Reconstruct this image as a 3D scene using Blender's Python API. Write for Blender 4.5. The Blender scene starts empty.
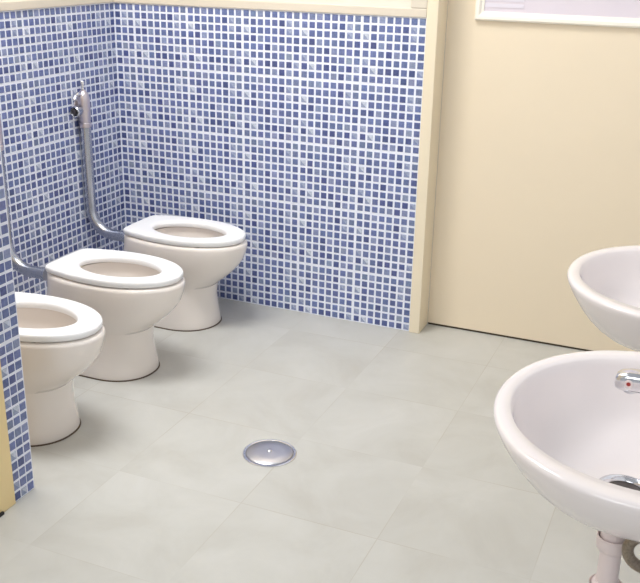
import bpy, bmesh, math, random
from mathutils import Vector, Matrix
random.seed(7)
S = bpy.context.scene
C = S.collection
PI = math.pi

# ------------------------------------------------------------------ helpers
def lin(c):
    return tuple((v/255/12.92 if v/255 <= .04045 else ((v/255+.055)/1.055)**2.4) for v in c) + (1,)

def principled(name):
    m = bpy.data.materials.new(name); m.use_nodes = True
    return m, m.node_tree, m.node_tree.nodes['Principled BSDF']

def mat(name, rgb, rough=.5, metal=0, var=.03, scale=12, bump=0, coat=0, bscale=None, spec=.5):
    """plain surface with a faint procedural mottle"""
    m, t, b = principled(name)
    b.inputs['Roughness'].default_value = rough
    b.inputs['Metallic'].default_value = metal
    b.inputs['Coat Weight'].default_value = coat
    b.inputs['Coat Roughness'].default_value = .08
    b.inputs['Specular IOR Level'].default_value = spec
    co = t.nodes.new('ShaderNodeTexCoord')
    n = t.nodes.new('ShaderNodeTexNoise'); n.inputs['Scale'].default_value = scale
    n.inputs['Detail'].default_value = 4
    t.links.new(co.outputs['Object'], n.inputs['Vector'])
    r = t.nodes.new('ShaderNodeValToRGB')
    c = lin(rgb)
    r.color_ramp.elements[0].position = .3; r.color_ramp.elements[1].position = .7
    r.color_ramp.elements[0].color = tuple(v*(1-var) for v in c[:3])+(1,)
    r.color_ramp.elements[1].color = tuple(min(1, v*(1+var)) for v in c[:3])+(1,)
    t.links.new(n.outputs['Fac'], r.inputs['Fac'])
    t.links.new(r.outputs['Color'], b.inputs['Base Color'])
    if bump:
        n2 = t.nodes.new('ShaderNodeTexNoise'); n2.inputs['Scale'].default_value = bscale or scale*6
        t.links.new(co.outputs['Object'], n2.inputs['Vector'])
        bp = t.nodes.new('ShaderNodeBump'); bp.inputs['Strength'].default_value = bump
        bp.inputs['Distance'].default_value = .002
        t.links.new(n2.outputs['Fac'], bp.inputs['Height'])
        t.links.new(bp.outputs['Normal'], b.inputs['Normal'])
    return m

CERAMIC = mat('white_ceramic', (240, 232, 225), .14, var=.008, scale=5, coat=.3)
BASIN = mat('washbasin_ceramic', (236, 229, 228), .12, var=.008, scale=5, coat=.3)
SEAT = mat('white_seat_plastic', (250, 250, 251), .28, var=.006, scale=6)
RUBBER = mat('grey_buffer', (168, 160, 152), .6)
CHROME = mat('chrome', (226, 226, 230), .16, 1, var=.02)
PIPEM = mat('chromed_pipe', (186, 190, 200), .27, 1, var=.05, scale=30)
STEEL = mat('brushed_steel', (206, 206, 213), .33, 1, var=.03, scale=40)
DARKM = mat('dull_dark_metal', (96, 90, 88), .4, .8)
BRAID = mat('braided_hose', (150, 138, 124), .38, .9, var=.25, scale=260)
VALVEM = mat('satin_chrome', (214, 206, 212), .34, 1, var=.02)
WPLAST = mat('white_trap_plastic', (228, 214, 212), .3, var=.01)
RED = mat('red_enamel', (160, 44, 38), .3)
DARKRED = mat('dark_enamel', (70, 20, 20), .3)
CREAM = mat('cream_paint', (235, 220, 195), .5, var=.012, scale=3, bump=.03, bscale=140)
CREAMTRIM = mat('cream_trim_paint', (218, 208, 192), .42, var=.012, scale=4)
PANEL = mat('off_white_panel', (228, 221, 208), .5, var=.008, scale=3)
POST = mat('cream_post_paint', (236, 223, 197), .42, var=.012, scale=4)
JAMB = mat('yellow_cream_jamb_paint', (240, 216, 162), .45, var=.012, scale=4)
PALEWALL = mat('pale_grey_paint', (226, 230, 238), .5)
STRIPE = mat('pale_stripe', (228, 222, 232), .4)
SEALANT = mat('brown_sealant', (92, 76, 62), .8)
JAMBSHADE = mat('black_gap_shade', (34, 30, 28), .7)  # painted shade for the gap at the jamb foot
GAP = mat('door_gap_shade', (70, 58, 42), .7)  # painted shade for the gap under the cream door
GROUT = mat('white_grout', (238, 241, 253), .75, var=.03, scale=60)
FRAMEW = mat('white_window_frame', (250, 244, 232), .4, var=.006)
PANE = mat('frosted_lilac_pane', (224, 215, 224), .3, var=.01, scale=2)

# mosaic: colour attribute carries the enamel of every little tile
MOS, t_, b_ = principled('blue_mosaic_enamel')
at_ = t_.nodes.new('ShaderNodeAttribute'); at_.attribute_name = 'enamel'
co_ = t_.nodes.new('ShaderNodeTexCoord')
n_ = t_.nodes.new('ShaderNodeTexNoise'); n_.inputs['Scale'].default_value = 160; n_.inputs['Detail'].default_value = 3
t_.links.new(co_.outputs['Object'], n_.inputs['Vector'])
mr_ = t_.nodes.new('ShaderNodeMapRange')
mr_.inputs['From Min'].default_value = .3; mr_.inputs['From Max'].default_value = .7
mr_.inputs['To Min'].default_value = .82; mr_.inputs['To Max'].default_value = 1.16
t_.links.new(n_.outputs['Fac'], mr_.inputs['Value'])
mx_ = t_.nodes.new('ShaderNodeVectorMath'); mx_.operation = 'SCALE'
t_.links.new(at_.outputs['Color'], mx_.inputs[0]); t_.links.new(mr_.outputs['Result'], mx_.inputs['Scale'])
t_.links.new(mx_.outputs['Vector'], b_.inputs['Base Color'])
b_.inputs['Roughness'].default_value = .22

# floor: 32.5 cm porcelain tiles, thin joints, cloudy stone
FLOORM, t, b = principled('pale_stone_floor_tile')
co = t.nodes.new('ShaderNodeTexCoord'); sep = t.nodes.new('ShaderNodeSeparateXYZ')
t.links.new(co.outputs['Object'], sep.inputs[0])
def mth(op, a, bb=None, **k):
    n = t.nodes.new('ShaderNodeMath'); n.operation = op
    for i, v in enumerate((a, bb)):
        if v is None: continue
        if isinstance(v, (int, float)): n.inputs[i].default_value = v
        else: t.links.new(v, n.inputs[i])
    return n.outputs[0]
PX, PY, OX, OY = .325, .3215, 1.057, -.481
ds = []; ids = []
for ax, o, p in (('X', OX, PX), ('Y', OY, PY)):
    u = mth('DIVIDE', mth('SUBTRACT', sep.outputs[ax], o), p)
    f = mth('FRACT', mth('ADD', u, 100.0))
    ids.append(mth('FLOOR', u))
    ds.append(mth('MULTIPLY', mth('MINIMUM', f, mth('SUBTRACT', 1.0, f)), p))
joint = mth('LESS_THAN', mth('MINIMUM', ds[0], ds[1]), .0010)
cb = t.nodes.new('ShaderNodeCombineXYZ'); t.links.new(ids[0], cb.inputs[0]); t.links.new(ids[1], cb.inputs[1])
wn = t.nodes.new('ShaderNodeTexWhiteNoise'); t.links.new(cb.outputs[0], wn.inputs['Vector'])
sh = t.nodes.new('ShaderNodeVectorMath'); sh.operation = 'SCALE'; sh.inputs['Scale'].default_value = 7
t.links.new(wn.outputs['Color'], sh.inputs[0])
ad = t.nodes.new('ShaderNodeVectorMath'); t.links.new(co.outputs['Object'], ad.inputs[0]); t.links.new(sh.outputs[0], ad.inputs[1])
nz = t.nodes.new('ShaderNodeTexNoise'); nz.inputs['Scale'].default_value = 4.5; nz.inputs['Detail'].default_value = 7
nz.inputs['Roughness'].default_value = .62; nz.inputs['Distortion'].default_value = .5
t.links.new(ad.outputs[0], nz.inputs['Vector'])
rp = t.nodes.new('ShaderNodeValToRGB')
e = rp.color_ramp.elements
e[0].position = .3; e[0].color = lin((188, 186, 179)); e[1].position = .72; e[1].color = lin((203, 202, 197))
e2 = e.new(.5); e2.color = lin((196, 195, 189))
t.links.new(nz.outputs['Fac'], rp.inputs['Fac'])
mx = t.nodes.new('ShaderNodeMix'); mx.data_type = 'RGBA'
jn = t.nodes.new('ShaderNodeTexNoise'); jn.inputs['Scale'].default_value = 3.0
t.links.new(co.outputs['Object'], jn.inputs['Vector'])
jr = t.nodes.new('ShaderNodeMapRange'); jr.inputs['From Min'].default_value = .4; jr.inputs['From Max'].default_value = .62
jr.inputs['To Min'].default_value = .04; jr.inputs['To Max'].default_value = .5
t.links.new(jn.outputs['Fac'], jr.inputs['Value'])
t.links.new(mth('MULTIPLY', joint, jr.outputs['Result']), mx.inputs['Factor'])
t.links.new(rp.outputs['Color'], mx.inputs['A']); mx.inputs['B'].default_value = lin((168, 158, 142))
t.links.new(mx.outputs['Result'], b.inputs['Base Color'])
b.inputs['Roughness'].default_value = .42; b.inputs['Specular IOR Level'].default_value = .4
bp = t.nodes.new('ShaderNodeBump'); bp.inputs['Strength'].default_value = .12; bp.inputs['Distance'].default_value = .002
t.links.new(nz.outputs['Fac'], bp.inputs['Height']); t.links.new(bp.outputs['Normal'], b.inputs['Normal'])

# ------------------------------------------------------------------ mesh tools
def obj(name, bm, m, parent=None, smooth=False, angle=None):
    me = bpy.data.meshes.new(name)
    bmesh.ops.recalc_face_normals(bm, faces=bm.faces)
    bm.to_mesh(me); bm.free()
    for mm in (m if isinstance(m, (list, tuple)) else [m]): me.materials.append(mm)
    if smooth:
        for p in me.polygons: p.use_smooth = True
        if angle: me.set_sharp_from_angle(angle=math.radians(angle))
    o = bpy.data.objects.new(name, me); C.objects.link(o)
    if parent: o.parent = parent
    return o

def thing(name, label, cat, loc=(0, 0, 0), group=None):
    o = bpy.data.objects.new(name, None); C.objects.link(o); o.location = loc
    o.empty_display_size = .05
    tag(o, label, cat, group); return o

def tag(o, label, cat, group=None):
    o['label'] = label; o['category'] = cat
    if group: o['group'] = group
    return o

def struct(o, label=None, cat=None):
    o['kind'] = 'structure'
    if label: o['label'] = label
    if cat: o['category'] = cat
    return o

def box(bm, x0, x1, y0, y1, z0, z1, bev=0, mi=0):
    r = bmesh.ops.create_cube(bm, size=1)
    vs = r['verts']
    for v in vs:
        v.co = Vector((x0 if v.co.x < 0 else x1, y0 if v.co.y < 0 else y1, z0 if v.co.z < 0 else z1))
    fs = set(f for v in vs for f in v.link_faces)
    for f in fs: f.material_index = mi
    if bev:
        es = list(set(e for v in vs for e in v.link_edges))
        bmesh.ops.bevel(bm, geom=es, offset=bev, segments=2, profile=.6, affect='EDGES')

def loft(bm, rings, cap0=False, cap1=False, closed=False, mi=0):
    vr = [[bm.verts.new(p) for p in r] for r in rings]
    n = len(vr[0]); m = len(vr)
    for i in range(m if closed else m-1):
        a, b2 = vr[i], vr[(i+1) % m]
        for j in range(n):
            f = bm.faces.new((a[j], a[(j+1) % n], b2[(j+1) % n], b2[j])); f.material_index = mi
    if cap0: bm.faces.new(vr[0][::-1]).material_index = mi
    if cap1: bm.faces.new(vr[-1]).material_index = mi
    return vr

def lathe(bm, prof, c=(0, 0, 0), axis='Z', n=40, cap0=True, cap1=True):
    """prof: list of (radius, height along axis)"""
    rings = []
    for r, h in prof:
        ring = []
        for k in range(n):
            a = 2*PI*k/n; u, v = r*math.cos(a), r*math.sin(a)
            p = {'Z': (u, v, h), 'X': (h, u, v), 'Y': (u, h, v)}[axis]
            ring.append(Vector(p)+Vector(c))
        rings.append(ring)
    loft(bm, rings, cap0, cap1)

def tube(bm, pts, rad, n=20, cap=True):
    pts = [Vector(p) for p in pts]
    rings = []; up = None
    for i, p in enumerate(pts):
        d = (pts[min(i+1, len(pts)-1)]-pts[max(i-1, 0)]).normalized()
        if up is None:
            up = Vector((0, 1, 0)) if abs(d.y) < .9 else Vector((1, 0, 0))
        s = d.cross(up).normalized(); up = s.cross(d).normalized()
        r = rad(i) if callable(rad) else rad
        rings.append([p+s*r*math.cos(2*PI*k/n)+up*r*math.sin(2*PI*k/n) for k in range(n)])
    loft(bm, rings, cap, cap)

def catmull(pts, per=8):
    P = [Vector(p) for p in pts]; P = [P[0]*2-P[1]]+P+[P[-1]*2-P[-2]]; out = []
    for i in range(1, len(P)-2):
        a, b2, c, d = P[i-1:i+3]
        for k in range(per):
            u = k/per
            out.append(.5*((2*b2)+(c-a)*u+(2*a-5*b2+4*c-d)*u*u+(3*b2-a-3*c+d)*u**3))
    return out+[P[-2]]

def egg(xr, xf, b2, xw, nf=2.0, nr=2.0, n=72, z=0):
    """closed outline: rear x, front x, half width, x of the widest place, exponents"""
    pts = []
    for k in range(n):
        a = 2*PI*k/n; c, s = math.cos(a), math.sin(a)
        ex = nf if c >= 0 else nr
        x = xw+(xf-xw if c >= 0 else xw-xr)*math.copysign(abs(c)**(2/ex), c)
        y = b2*math.copysign(abs(s)**(2/ex), s)
        pts.append(Vector((x, y, z)))
    return pts

# ------------------------------------------------------------------ mosaic walls
P, J, TS = .025, .0025, .0186
H = 39*P+4*J
W = 3*P+J+5*8*P+4*J
RAIL = .0255
BASE = {
    'm': (106, 118, 163), 'd': (82, 92, 140), 'b': (93, 105, 152), 'g': (116, 128, 163),
    'l': (136, 146, 182), 'c': (152, 161, 188), 'w': (180, 187, 206), 'p': (140, 150, 178)}
PAT = ["mglmmmmg",
       "mbmmmdcg",
       "wbmmmbcm",
       "bdlmmbmb",
       "mmmdlmmb",
       "cmmbmmpm",
       "dwmddmdc",
       "gmmmldlm"]
def colz(r): return H-((r-.5)*P+((r-1)//8)*J)
def mosaic(name, parent, to3, cols, depth=.0016):
    """cols: list of (along, pattern column); to3(a, z, h) maps wall coordinates to space"""
    bm = bmesh.new()
    lay = bm.loops.layers.float_color.new('enamel')
    for ci, (a, pc) in enumerate(cols):
        for r in range(1, 40):
            z = colz(r); k = PAT[(r-1) % 8][pc % 8]
            c = lin(BASE[k]); j = random.uniform(.90, 1.11)
            c = tuple(min(1, v*j*random.uniform(.97, 1.04)) for v in c[:3])+(1,)
            h = TS/2+random.uniform(-.0003, .0003); h2 = h-.0009
            lo = [bm.verts.new(to3(a+sx*h, z+sz*h, 0)) for sx, sz in ((-1, -1), (1, -1), (1, 1), (-1, 1))]
            hi = [bm.verts.new(to3(a+sx*h2, z+sz*h2, depth)) for sx, sz in ((-1, -1), (1, -1), (1, 1), (-1, 1))]
            fs = []
            if k in 'wc':     # chipped two-tone tile: a pale half and a coloured half
                c2 = lin((198, 205, 222)) if k == 'w' else lin((160, 170, 198))
                c1 = lin((148, 159, 188)) if k == 'w' else lin((136, 147, 184))
                f1 = bm.faces.new((hi[0], hi[1], hi[3])); f2 = bm.faces.new((hi[1], hi[2], hi[3]))
                for l in f1.loops: l[lay] = c1
                for l in f2.loops: l[lay] = c2
            else:
                fs.append(bm.faces.new(hi))
            for q in range(4): fs.append(bm.faces.new((lo[q], lo[(q+1) % 4], hi[(q+1) % 4], hi[q])))
            for f in fs:
                for l in f.loops: l[lay] = c
    me = bpy.data.meshes.new(name); bm.normal_update(); bm.to_mesh(me); bm.free()
    me.materials.append(MOS)
    o = bpy.data.objects.new(name, me); C.objects.link(o); o.parent = parent
    return o

# floor
bm = bmesh.new(); box(bm, -.12, 2.25, -3.2, .2, -.05, 0)
struct(obj('floor', bm, FLOORM), 'pale grey stone-look square floor tiles', 'floor')

# back wall
bm = bmesh.new(); box(bm, -.12, W, .0, .084, 0, 2.5)
wb = struct(obj('wall_back', bm, CREAM), 'blue mosaic back wall with cream upper part', 'wall')
bm = bmesh.new(); box(bm, 0.001, W, -.004, -.0005, 0, H)
obj('grout_bed', bm, GROUT, wb)
mosaic('mosaic_tiling', wb, lambda a, z, h: (.005+a*(W-.005)/W, -.004-h, z),
       [((c-.5)*P+(0 if c <= 3 else (1+(c-4)//8)*J), 5+c-1) for c in range(1, 44)])
bm = bmesh.new(); box(bm, .001, W, -.010, -.0005, H, H+RAIL, .003)
obj('rail', bm, CREAMTRIM, wb)
bm = bmesh.new(); box(bm, 1.037, W, -.010, -.0005, H+RAIL, 2.0, .003)
obj('stile', bm, CREAMTRIM, wb)
bm = bmesh.new(); box(bm, .012, 1.037, -.003, -.0005, H+RAIL, 2.0)
obj('upper_panel', bm, PANEL, wb)

# left wall
bm = bmesh.new(); box(bm, -.12, 0, -3.2, 0, 0, 2.5)
wl = struct(obj('wall_left', bm, CREAM), 'blue mosaic wall behind the toilets', 'wall')
bm = bmesh.new(); box(bm, .0005, .004, -1.267, -.001, 0, H)
obj('grout_bed', bm, GROUT, wl)
mosaic('mosaic_tiling', wl, lambda a, z, h: (.004+h, a, z),
       [(-(c-.5)*P-((c+5)//8)*J-.006, (18-c) % 8) for c in range(1, 50)])
bm = bmesh.new(); box(bm, .0005, .010, -1.267, -.011, H, H+RAIL, .003)
obj('rail', bm, CREAMTRIM, wl)
bm = bmesh.new(); box(bm, .0005, .003, -1.267, -.011, H+RAIL, 2.0)
obj('upper_panel', bm, PANEL, wl)

# post that ends the tiled wall
bm = bmesh.new(); box(bm, W+.0005, 1.1225, -.013, .0835, 0, 2.5, .003)
struct(obj('trim_1', bm, POST), 'cream painted post at the right end of the mosaic wall', 'trim')

# cream door panel right of the post
bm = bmesh.new(); box(bm, 1.1228, 2.085, .080, .118, .007, 2.05, .002)
dr = struct(obj('door_1', bm, CREAM), 'wide cream door panel with a frosted window', 'door')
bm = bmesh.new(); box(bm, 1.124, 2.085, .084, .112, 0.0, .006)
obj('gap_shade', bm, GAP, dr)  # dark strip paints the shadow in the gap below the door
WX0, WX1, WZ0, WZ1 = 1.209, 1.695, .980, 1.75
bm = bmesh.new(); fw = .026
def moulding(bm, a, b2, n):
    """bevelled picture-frame bar between two outer corners (x,z), n = inward direction"""
    a = Vector(a); b2 = Vector(b2); d = (b2-a).normalized(); n = Vector(n)
    prof = [(0, 0), (0, .010), (.005, .016), (.013, .016), (.019, .010), (fw, .008), (fw, 0)]
    rings = []
    for p0, sg in ((a, 1), (b2, -1)):
        rings.append([Vector(((p0+d*sg*w+n*w).x, .0795-h, (p0+d*sg*w+n*w).y)) for w, h in prof])
    loft(bm, rings, True, True)
moulding(bm, (WX0, WZ0), (WX1, WZ0), (0, 1)); moulding(bm, (WX0, WZ1), (WX1, WZ1), (0, -1))
moulding(bm, (WX0, WZ0), (WX0, WZ1), (1, 0)); moulding(bm, (WX1, WZ0), (WX1, WZ1), (-1, 0))
obj('window_frame', bm, FRAMEW, dr)
bm = bmesh.new(); box(bm, WX0+fw-.002, WX1-fw+.002, .0745, .0795, WZ0+fw-.002, WZ1-fw+.002)
obj('window_pane', bm, PANE, dr)
bm = bmesh.new()
for k in range(5):
    box(bm, WX0+fw+.002, WX0+.14, .0728, .0744, WZ0+fw+.012+k*.017, WZ0+fw+.023+k*.017, .0005)
obj('pale_stripes', bm, STRIPE, dr)  # pale horizontal bars across the left of the pane

# right wall (carries the washbasins)
XW = 2.09
bm = bmesh.new(); box(bm, XW, XW+.12, -3.2, .2, 0, 2.5)
struct(obj('wall_right', bm, PALEWALL), 'pale wall carrying the washbasins', 'wall')

# stub partition in front of the toilets, with tiled end and cream jamb
bm = bmesh.new(); box(bm, 0.0, .596, -1.44, -1.2695, 0, 2.5)
wp = struct(obj('wall_near', bm, CREAM), 'short partition wall with a mosaic-tiled end', 'wall')
bm = bmesh.new(); box(bm, .5965, .600, -1.3345, -1.268, 0, H)
obj('grout_bed', bm, GROUT, wp)
mosaic('mosaic_tiling', wp, lambda a, z, h: (.600+h, a, z),
       [(-1.2695-(c-.5)*.0222, 3-c) for c in (1, 2, 3)])
bm = bmesh.new(); box(bm, .5965, .6045, -1.44, -1.3365, .0, 2.5, .002)
struct(obj('trim_2', bm, JAMB), 'cream jamb on the end of the near partition', 'trim')
bm = bmesh.new(); box(bm, .6045, .610, -1.44, -1.380, 0, .007, .001)  # added strip, its black stands in for the dark of the gap
struct(obj('jamb_gap_shade', bm, JAMBSHADE), 'black strip painting the shaded gap at the foot of the jamb', 'trim')

# ------------------------------------------------------------------ toilets
ZS = .315
def ring_levels():
    # z, rear, front, half width, widest, nf, nr
    return [(0.000, .150, .511, .107, .39, 2.15, 3.2),
            (0.006, .149, .513, .108, .39, 2.15, 3.2),
            (0.030, .152, .509, .105, .39, 2.15, 3.2),
            (0.060, .155, .504, .102, .39, 2.15, 3.1),
            (0.100, .160, .501, .099, .39, 2.1, 3.0),
            (0.136, .165, .507, .097, .39, 2.1, 2.9),
            (0.1395, .165, .508, .097, .39, 2.1, 2.9),
            (0.150, .166, .519, .098, .395, 2.1, 2.8),
            (0.165, .168, .538, .102, .40, 2.1, 2.7),
            (0.185, .172, .562, .107, .40, 2.05, 2.7),
            (0.210, .182, .586, .114, .40, 2.05, 2.6),
            (0.235, .190, .604, .120, .40, 2.0, 2.6),
            (0.262, .195, .614, .1245, .40, 2.0, 2.6),
            (0.280, .197, .618, .1265, .40, 2.0, 2.6),
            (0.288, .199, .617, .1255, .40, 2.0, 2.6),
            (0.2915, .205, .612, .120, .40, 2.0, 2.6)]
def pedestal_bm():
    bm = bmesh.new()
    L = [l for l in ring_levels() if l[0] <= .1396]
    loft(bm, [egg(a, f, w, xw, nf, nr, z=z) for z, a, f, w, xw, nf, nr in L], True, True)
    return bm
def bowl_bm():
    bm = bmesh.new()
    L = [l for l in ring_levels() if l[0] >= .1394]
    rings = [egg(a, f, w, xw, nf, nr, z=z) for z, a, f, w, xw, nf, nr in L]
    inner = [(.2905, .286, .566, .094, .43), (.284, .284, .564, .092, .43), (.262, .284, .560, .090, .43),
             (.230, .296, .540, .080, .43), (.195, .330, .500, .056, .425), (.170, .350, .470, .040, .42),
             (.158, .375, .445, .025, .41)]
    for z, a, f, w, xw in inner: rings.append(egg(a, f, w, xw, 2, 2, z=z))
    loft(bm, rings, True, True)
    return bm
def seat_outline():
    hp = [(.220, .0), (.2202, .045), (.222, .080), (.233, .096), (.275, .108), (.335, .120), (.405, .1245), (.470, .118),
          (.530, .099), (.575, .071), (.603, .037), (.6125, 0)]
    c = catmull([(x, y, 0) for x, y in hp], 5)
    full = c + [Vector((p.x, -p.y, 0)) for p in c[-2:0:-1]]
    # resample evenly so the hole ring matches by angle
    cx = .42; out = []
    import bisect
    ang = sorted((math.atan2(p.y, p.x-cx), p) for p in full)
    N = 96
    for k in range(N):
        a = -PI+2*PI*k/N
        i = bisect.bisect([q[0] for q in ang], a)
        a0, p0 = ang[i-1] if i > 0 else (ang[-1][0]-2*PI, ang[-1][1])
        a1, p1 = ang[i] if i < len(ang) else (ang[0][0]+2*PI, ang[0][1])
        u = (a-a0)/(a1-a0) if a1 != a0 else 0
        out.append(p0.lerp(p1, u))
    return out
def hole_outline(N=96):
    out = []; cx = .42
    for k in range(N):
        a = -PI+2*PI*k/N; c, s = math.cos(a), math.sin(a)
        A = .126 if c > 0 else .130; B = .079
        r = 1/((abs(c)/A)**1.85+(abs(s)/B)**1.85)**(1/1.85)
        out.append(Vector((cx+r*c, r*s, 0)))
    return out
def seat_bm():
    O, I = seat_outline(), hole_outline()
    sec = [(0.10, .000), (.045, .0035), (.010, .009), (.0, .0135), (.015, .0172), (.05, .0193), (.10, .0200), (.25, .0202), (.75, .0200), (.87, .0192), (.95, .0172),
           (.99, .0135), (1, .009), (.985, .002), (.96, 0)]
    bm = bmesh.new()
    rings = [[o.lerp(i, u)+Vector((0, 0, ZS-.0202+h)) for o, i in zip(O, I)] for u, h in sec]
    loft(bm, rings, closed=True)
    return bm
TX = [-.016, -.003, .010]
TY = [-.226, -.630, -1.030]
TL = ["white child-height toilet in the tiled corner, farthest from the partition",
      "white child-height toilet in the middle of the row of three",
      "white child-height toilet nearest the near partition, partly hidden by its tiled end"]
proto = thing('toilet', TL[0], 'toilet', (TX[0], TY[0], 0), "child-height toilets along the mosaic wall")
obj('pedestal', pedestal_bm(), CERAMIC, proto, True, 50)
obj('bowl', bowl_bm(), CERAMIC, proto, True, 60)
bm = bmesh.new()
loft(bm, [egg(.148, .5150, .110, .39, 2.15, 3.2, z=.0002), egg(.149, .5140, .109, .39, 2.15, 3.2, z=.0032)], True, True)
sl = obj('base_seal', bm, SEALANT, proto, True, 40); sl['label'] = 'brown sealant line'
st = obj('seat', seat_bm(), SEAT, proto, True, 60)
for bx, by in ((.50, -.094), (.50, .094), (.30, -.096), (.30, .096)):
    bm = bmesh.new(); box(bm, bx-.009, bx+.009, by-.005, by+.005, .2895, ZS-.0202+.001, .0012)
    obj('buffer', bm, RUBBER, st)
def copy_tree(root, loc, label):
    r = root.copy(); C.objects.link(r); r.location = loc; r['label'] = label
    for ch in root.children:
        c = ch.copy(); C.objects.link(c); c.parent = r
        for g in ch.children:
            d = g.copy(); C.objects.link(d); d.parent = c
    return r
for i in (1, 2): copy_tree(proto, (TX[i], TY[i], 0), TL[i])

# flush valves with their bent chrome pipes
FX = .0245
def flush(loc, label):
    t = thing('flush_pipe', label, 'flush pipe', loc, 'chrome flush pipes beside the toilets')
    pts = [(FX, 0, z) for z in (.612, .60, .55, .50, .45, .40, .36, .34)]
    R = .086; zc = .341
    for k in range(0, 11):
        a = PI-(PI/2)*k/10
        pts.append((FX+R+R*math.cos(a), 0, zc-R*math.sin(a)*1.0))
    pts += [(.140, 0, zc-R), (.1665, 0, zc-R)]
    bm = bmesh.new(); tube(bm, pts, .0180, 24)
    p = obj('pipe', bm, PIPEM, t, True, 40)
    bm = bmesh.new(); lathe(bm, [(.0182, .152), (.0196, .153), (.0196, .166), (.0182, .167)], (0, 0, zc-R), 'X')
    obj('coupling', bm, PIPEM, t, True, 40)
    v = bmesh.new()
    lathe(v, [(.0182, .608), (.0205, .610), (.0205, .622), (.0180, .624), (.0180, .630), (.0200, .633), (.0203, .694), (.0190, .708),
              (.0150, .718), (.0090, .724), (.0090, .727)], (FX, 0, 0), 'Z')
    obj('valve_body', v, VALVEM, t, True, 40)
    bm = bmesh.new(); lathe(bm, [(.0050, .7265), (.0050, .738), (.0066, .740), (.0066, .752), (.0035, .756)], (FX, 0, 0), 'Z', 20)
    obj('spindle', bm, CHROME, t, True, 40)
    bm = bmesh.new(); lathe(bm, [(.0330, .0062), (.0330, .0085), (.0270, .0105)], (0, 0, .672), 'X', 32)
    obj('wall_rosette', bm, CHROME, t, True, 40)
    bm = bmesh.new()
    lathe(bm, [(.0105, -.017), (.0105, -.028), (.0165, -.030), (.0180, -.036), (.0180, -.048), (.0150, -.052), (.0140, -.050), (.0090, -.046)], (FX, 0, .664), 'Y', 12)
    k = obj('knob', bm, PIPEM, t, True, 25)
    bm = bmesh.new(); lathe(bm, [(.0090, -.0465), (.0075, -.0535), (.0001, -.0545)], (FX, 0, .664), 'Y', 16)
    obj('knob_cap', bm, DARKM, k, True, 25)
    bm = bmesh.new(); tube(bm, [(FX, -.012, .712), (FX, -.028, .718), (FX, -.040, .712), (FX, -.047, .700)], .0068, 12)
    obj('lever', bm, CHROME, t, True, 50)
    return t
flush((0, TY[0]-.002, 0), "chrome flush pipe with its valve on the tiled wall, by the corner toilet")
flush((0, TY[1]-.014, 0), "chrome flush pipe curving into the back of the middle toilet, at the left edge")

# ------------------------------------------------------------------ floor drain
fd = thing('floor_drain', "round stainless steel floor drain cover set in the pale floor", 'floor drain', (1.019, -.901, 0))
bm = bmesh.new()
lathe(bm, [(.0665, .0003), (.0665, .0022), (.0650, .0034), (.0610, .0036), (.0590, .0026), (.0585, .0005)], n=64, cap0=False, cap1=False)
obj('rim', bm, CHROME, fd, True, 35)
bm = bmesh.new()
lathe(bm, [(.0575, .0006), (.0575, .0028), (.0560, .0040), (.0300, .0062), (.0100, .0068), (.0001, .0069)], n=64)
pl = obj('cover_plate', bm, STEEL, fd, True, 35)
bm = bmesh.new()
lathe(bm, [(.0062, .0066), (.0062, .0085), (.0045, .0100), (.0020, .0104), (.0001, .0100)], n=20)
obj('screw', bm, CHROME, pl, True, 35)
bm = bmesh.new(); lathe(bm, [(.0582, .0002), (.0582, .0008)], n=48)
obj('gasket', bm, DARKM, fd)

# ------------------------------------------------------------------ washbasins
ZB = .55
BX = 1.90
def basin_ring(s, z, a=.234, b2=.249, rear=.1899, ox=0, nr=7, nf=2.05, n=96):
    return egg(BX-XW-rear*0, 0, 0, 0) if False else [
        Vector((-p.x, p.y, z)) for p in egg(-(rear*s)+ox, a*s+ox, b2*s, ox, nf, nr, n)]
def washbasin(loc, label):
    t = thing('washbasin', label, 'washbasin', loc, 'round-fronted white washbasins on the right wall')
    bm = bmesh.new()
    # outside: from the belly up to the rim  (scale, z, shift of the section towards the room)
    out = [(.14, .4110, .034), (.22, .4122, .032), (.34, .4175, .028), (.46, .4260, .022), (.58, .4380, .016), (.69, .4540, .010), (.78, .4715, .006), (.855, .4905, .003),
           (.915, .508, 0), (.955, .523, 0), (.982, .5365, 0), (.995, .545, 0), (.993, .5495, 0), (.980, .5525, 0), (.965, .5535, 0)]
    rings = [basin_ring(s, z, ox=ox) for s, z, ox in out]
    # inside: lip, wall, bottom
    inn = [(.211, .212, .106, .5530, 0, 2.6), (.208, .209, .103, .5495, 0, 2.6), (.204, .205, .099, .540, 0, 2.5), (.197, .199, .094, .520, .002, 2.4), (.184, .188, .088, .495, .006, 2.3),
           (.164, .174, .080, .471, .012, 2.2), (.132, .136, .072, .446, .020, 2.1), (.090, .094, .062, .4300, .028, 2), (.050, .050, .048, .4225, .032, 2), (.030, .030, .030, .4212, .032, 2)]
    for a, b2, rr, z, ox, nr in inn:
        rings.append([Vector((-p.x, p.y, z)) for p in egg(-rr+ox, a+ox, b2, ox, 2.05, nr, 96)])
    loft(bm, rings, True, True)
    obj('bowl', bm, BASIN, t, True, 60)
    bm = bmesh.new()
    lathe(bm, [(.0425, .4220), (.0425, .4260), (.0405, .4290), (.0365, .4300), (.0325, .4280), (.0300, .4240)], (-.032, 0, 0), n=48, cap0=False, cap1=False)
    r = obj('drain_ring', bm, CHROME, t, True, 35)
    bm = bmesh.new(); lathe(bm, [(.0298, .4221), (.0298, .4233), (.02, .4237), (.0001, .4238)], (-.032, 0, 0), n=32)
    obj('drain_grate', bm, DARKM, r, True, 35)
    return t
NY, FY = -1.432, -.780
washbasin((BX, NY, 0), "white washbasin in the foreground with a chrome spout over its bowl")
washbasin((BX, FY, 0), "white washbasin farther back, in front of the cream door")

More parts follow.
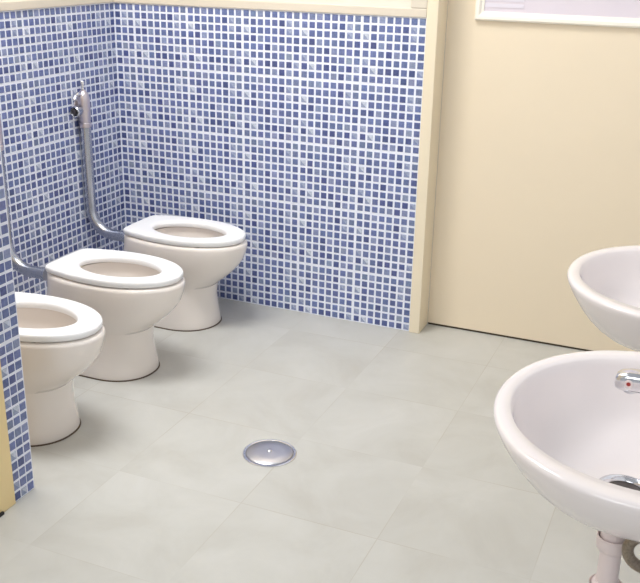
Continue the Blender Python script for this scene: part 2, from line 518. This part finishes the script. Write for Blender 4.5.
# mixer tap on the near basin
fa = thing('faucet', "chrome mixer tap with a red dot reaching over the near washbasin", 'faucet', (2.040, NY+.012, .5600))
bm = bmesh.new(); lathe(bm, [(.0270, -.0064), (.0270, .006), (.0240, .009), (.0225, .050), (.0225, .062), (.0190, .068)], n=36)
obj('tap_body', bm, CHROME, fa, True, 40)
bm = bmesh.new()
def sec(x, zc, hw, hh, n=24):
    out = []
    for k in range(n):
        a = 2*PI*k/n; c, s = math.cos(a), math.sin(a)
        out.append(Vector((x, hw*math.copysign(abs(c)**.55, c), zc+hh*math.copysign(abs(s)**.55, s))))
    return out
loft(bm, [sec(-.012, .040, .015, .014), sec(-.06, .040, .0155, .0145), (sec(-.12, .040, .0158, .0150)), sec(-.165, .040, .0160, .0152), sec(-.188, .0395, .0158, .0150),
          sec(-.200, .0385, .0142, .0132), sec(-.206, .037, .0105, .0100), sec(-.208, .036, .005, .005)], True, True)
sp = obj('spout', bm, CHROME, fa, True, 50)
bm = bmesh.new(); lathe(bm, [(.0085, .027), (.0085, .0215), (.0070, .0205)], (-.186, 0, 0), n=24)
obj('aerator', bm, STEEL, sp, True, 40)
bm = bmesh.new(); lathe(bm, [(.0058, -.0140), (.0058, -.0170), (.0036, -.0172)], (-.188, 0, .040), 'Y', 24)
rg = obj('indicator_ring', bm, WPLAST, sp, True, 40)
bm = bmesh.new(); lathe(bm, [(.0031, -.0170), (.0029, -.0178), (.0001, -.0180)], (-.188, 0, .040), 'Y', 24)
obj('red_dot', bm, RED, sp, True, 40)
bm = bmesh.new()
lathe(bm, [(.0200, .0685), (.0220, .072), (.0220, .088), (.0150, .096), (.0001, .097)], n=32)
tube(bm, [(0, 0, .088), (-.02, 0, .100), (-.045, 0, .110), (-.062, 0, .114)], .006, 14)
obj('lever', bm, CHROME, fa, True, 40)

# waste trap below the near basin
tx, ty = 1.862, NY
wt = thing('waste_trap', "white plastic waste pipe with a collar under the near washbasin", 'pipe', (tx, ty, 0))
bm = bmesh.new(); lathe(bm, [(.0188, .4108), (.0189, .400), (.0189, .333), (.017, .331)], n=40)
obj('tailpiece', bm, WPLAST, wt, True, 40)
bm = bmesh.new(); lathe(bm, [(.0190, .3312), (.0205, .332), (.0214, .3430), (.0226, .3448), (.0242, .3430), (.0244, .3340), (.0232, .3240), (.0215, .3215), (.0166, .3200)], n=40, cap0=False, cap1=False)
obj('collar', bm, WPLAST, wt, True, 40)
bm = bmesh.new(); lathe(bm, [(.0165, .3308), (.0165, .27), (.0165, .15)], n=40)
obj('tube', bm, WPLAST, wt, True, 40)
bm = bmesh.new(); lathe(bm, [(.0168, .262), (.0205, .260), (.0225, .255), (.0225, .250), (.0260, .256), (.0240, .150), (.0300, .148), (.0300, .120), (.024, .112)], n=40)
tube(bm, [(.02, 0, .236), (.08, 0, .236), (.15, 0, .236), (XW-tx, 0, .236)], .016, 24)
obj('bottle', bm, WPLAST, wt, True, 40)

# braided supply hose
hp = [(1.992, NY+.02, .4200), (1.975, NY+.005, .402), (1.935, NY-.020, .389), (1.905, NY-.034, .380), (1.888, NY-.037, .362), (1.888, NY-.036, .342),
      (1.899, NY-.033, .327), (1.920, NY-.026, .316), (1.955, NY-.012, .308), (2.02, NY+.005, .302), (2.090, NY+.012, .300)]
bm = bmesh.new(); tube(bm, catmull(hp, 8), .0088, 16)
tag(obj('supply_hose', bm, BRAID, None, True, 60), "braided grey water hose looping beside the white waste pipe", 'hose')

# ------------------------------------------------------------------ light
w = bpy.data.worlds.new('daylight'); S.world = w; w.use_nodes = True
bg = w.node_tree.nodes['Background']
bg.inputs['Color'].default_value = (.93, .965, 1.0, 1); bg.inputs['Strength'].default_value = .40
def area(name, loc, target, sx, sy, power, col=(1, 1, 1)):
    l = bpy.data.lights.new(name, 'AREA'); l.shape = 'RECTANGLE'; l.size = sx; l.size_y = sy; l.energy = power; l.color = col
    o = bpy.data.objects.new(name, l); C.objects.link(o); o.location = loc
    o.rotation_euler = (Vector(target)-Vector(loc)).to_track_quat('-Z', 'Y').to_euler(); return o
area('ceiling_lamp', (.40, -1.10, 2.40), (.50, -1.05, 0), .6, 1.0, 41, (.97, .985, 1))
area('window_daylight', (.9, -4.3, 2.1), (.8, -.2, .3), 1.6, 1.2, 29, (.97, .985, 1))

# ------------------------------------------------------------------ camera
cam = bpy.data.cameras.new('camera'); co_ = bpy.data.objects.new('camera', cam); C.objects.link(co_)
f_px, cx, cy, cz = 940.552602, 1.91484206, -2.73266896, 1.18416380
ea, eb, ec = 1.21551448, .0204575808, .397872920
R = Matrix.Rotation(ec, 3, 'Z') @ Matrix.Rotation(ea, 3, 'X') @ Matrix.Rotation(eb, 3, 'Z')
co_.matrix_world = Matrix.Translation((cx, cy, cz)) @ R.to_4x4()
cam.sensor_width = 36; cam.lens = f_px*36/640; cam.clip_start = .02
S.camera = co_
S.view_settings.view_transform = 'Standard'; S.view_settings.look = 'None'
S.view_settings.gamma = 1; S.view_settings.use_curve_mapping = False
S.view_settings.exposure = 0.14
S.cycles.use_denoising = True
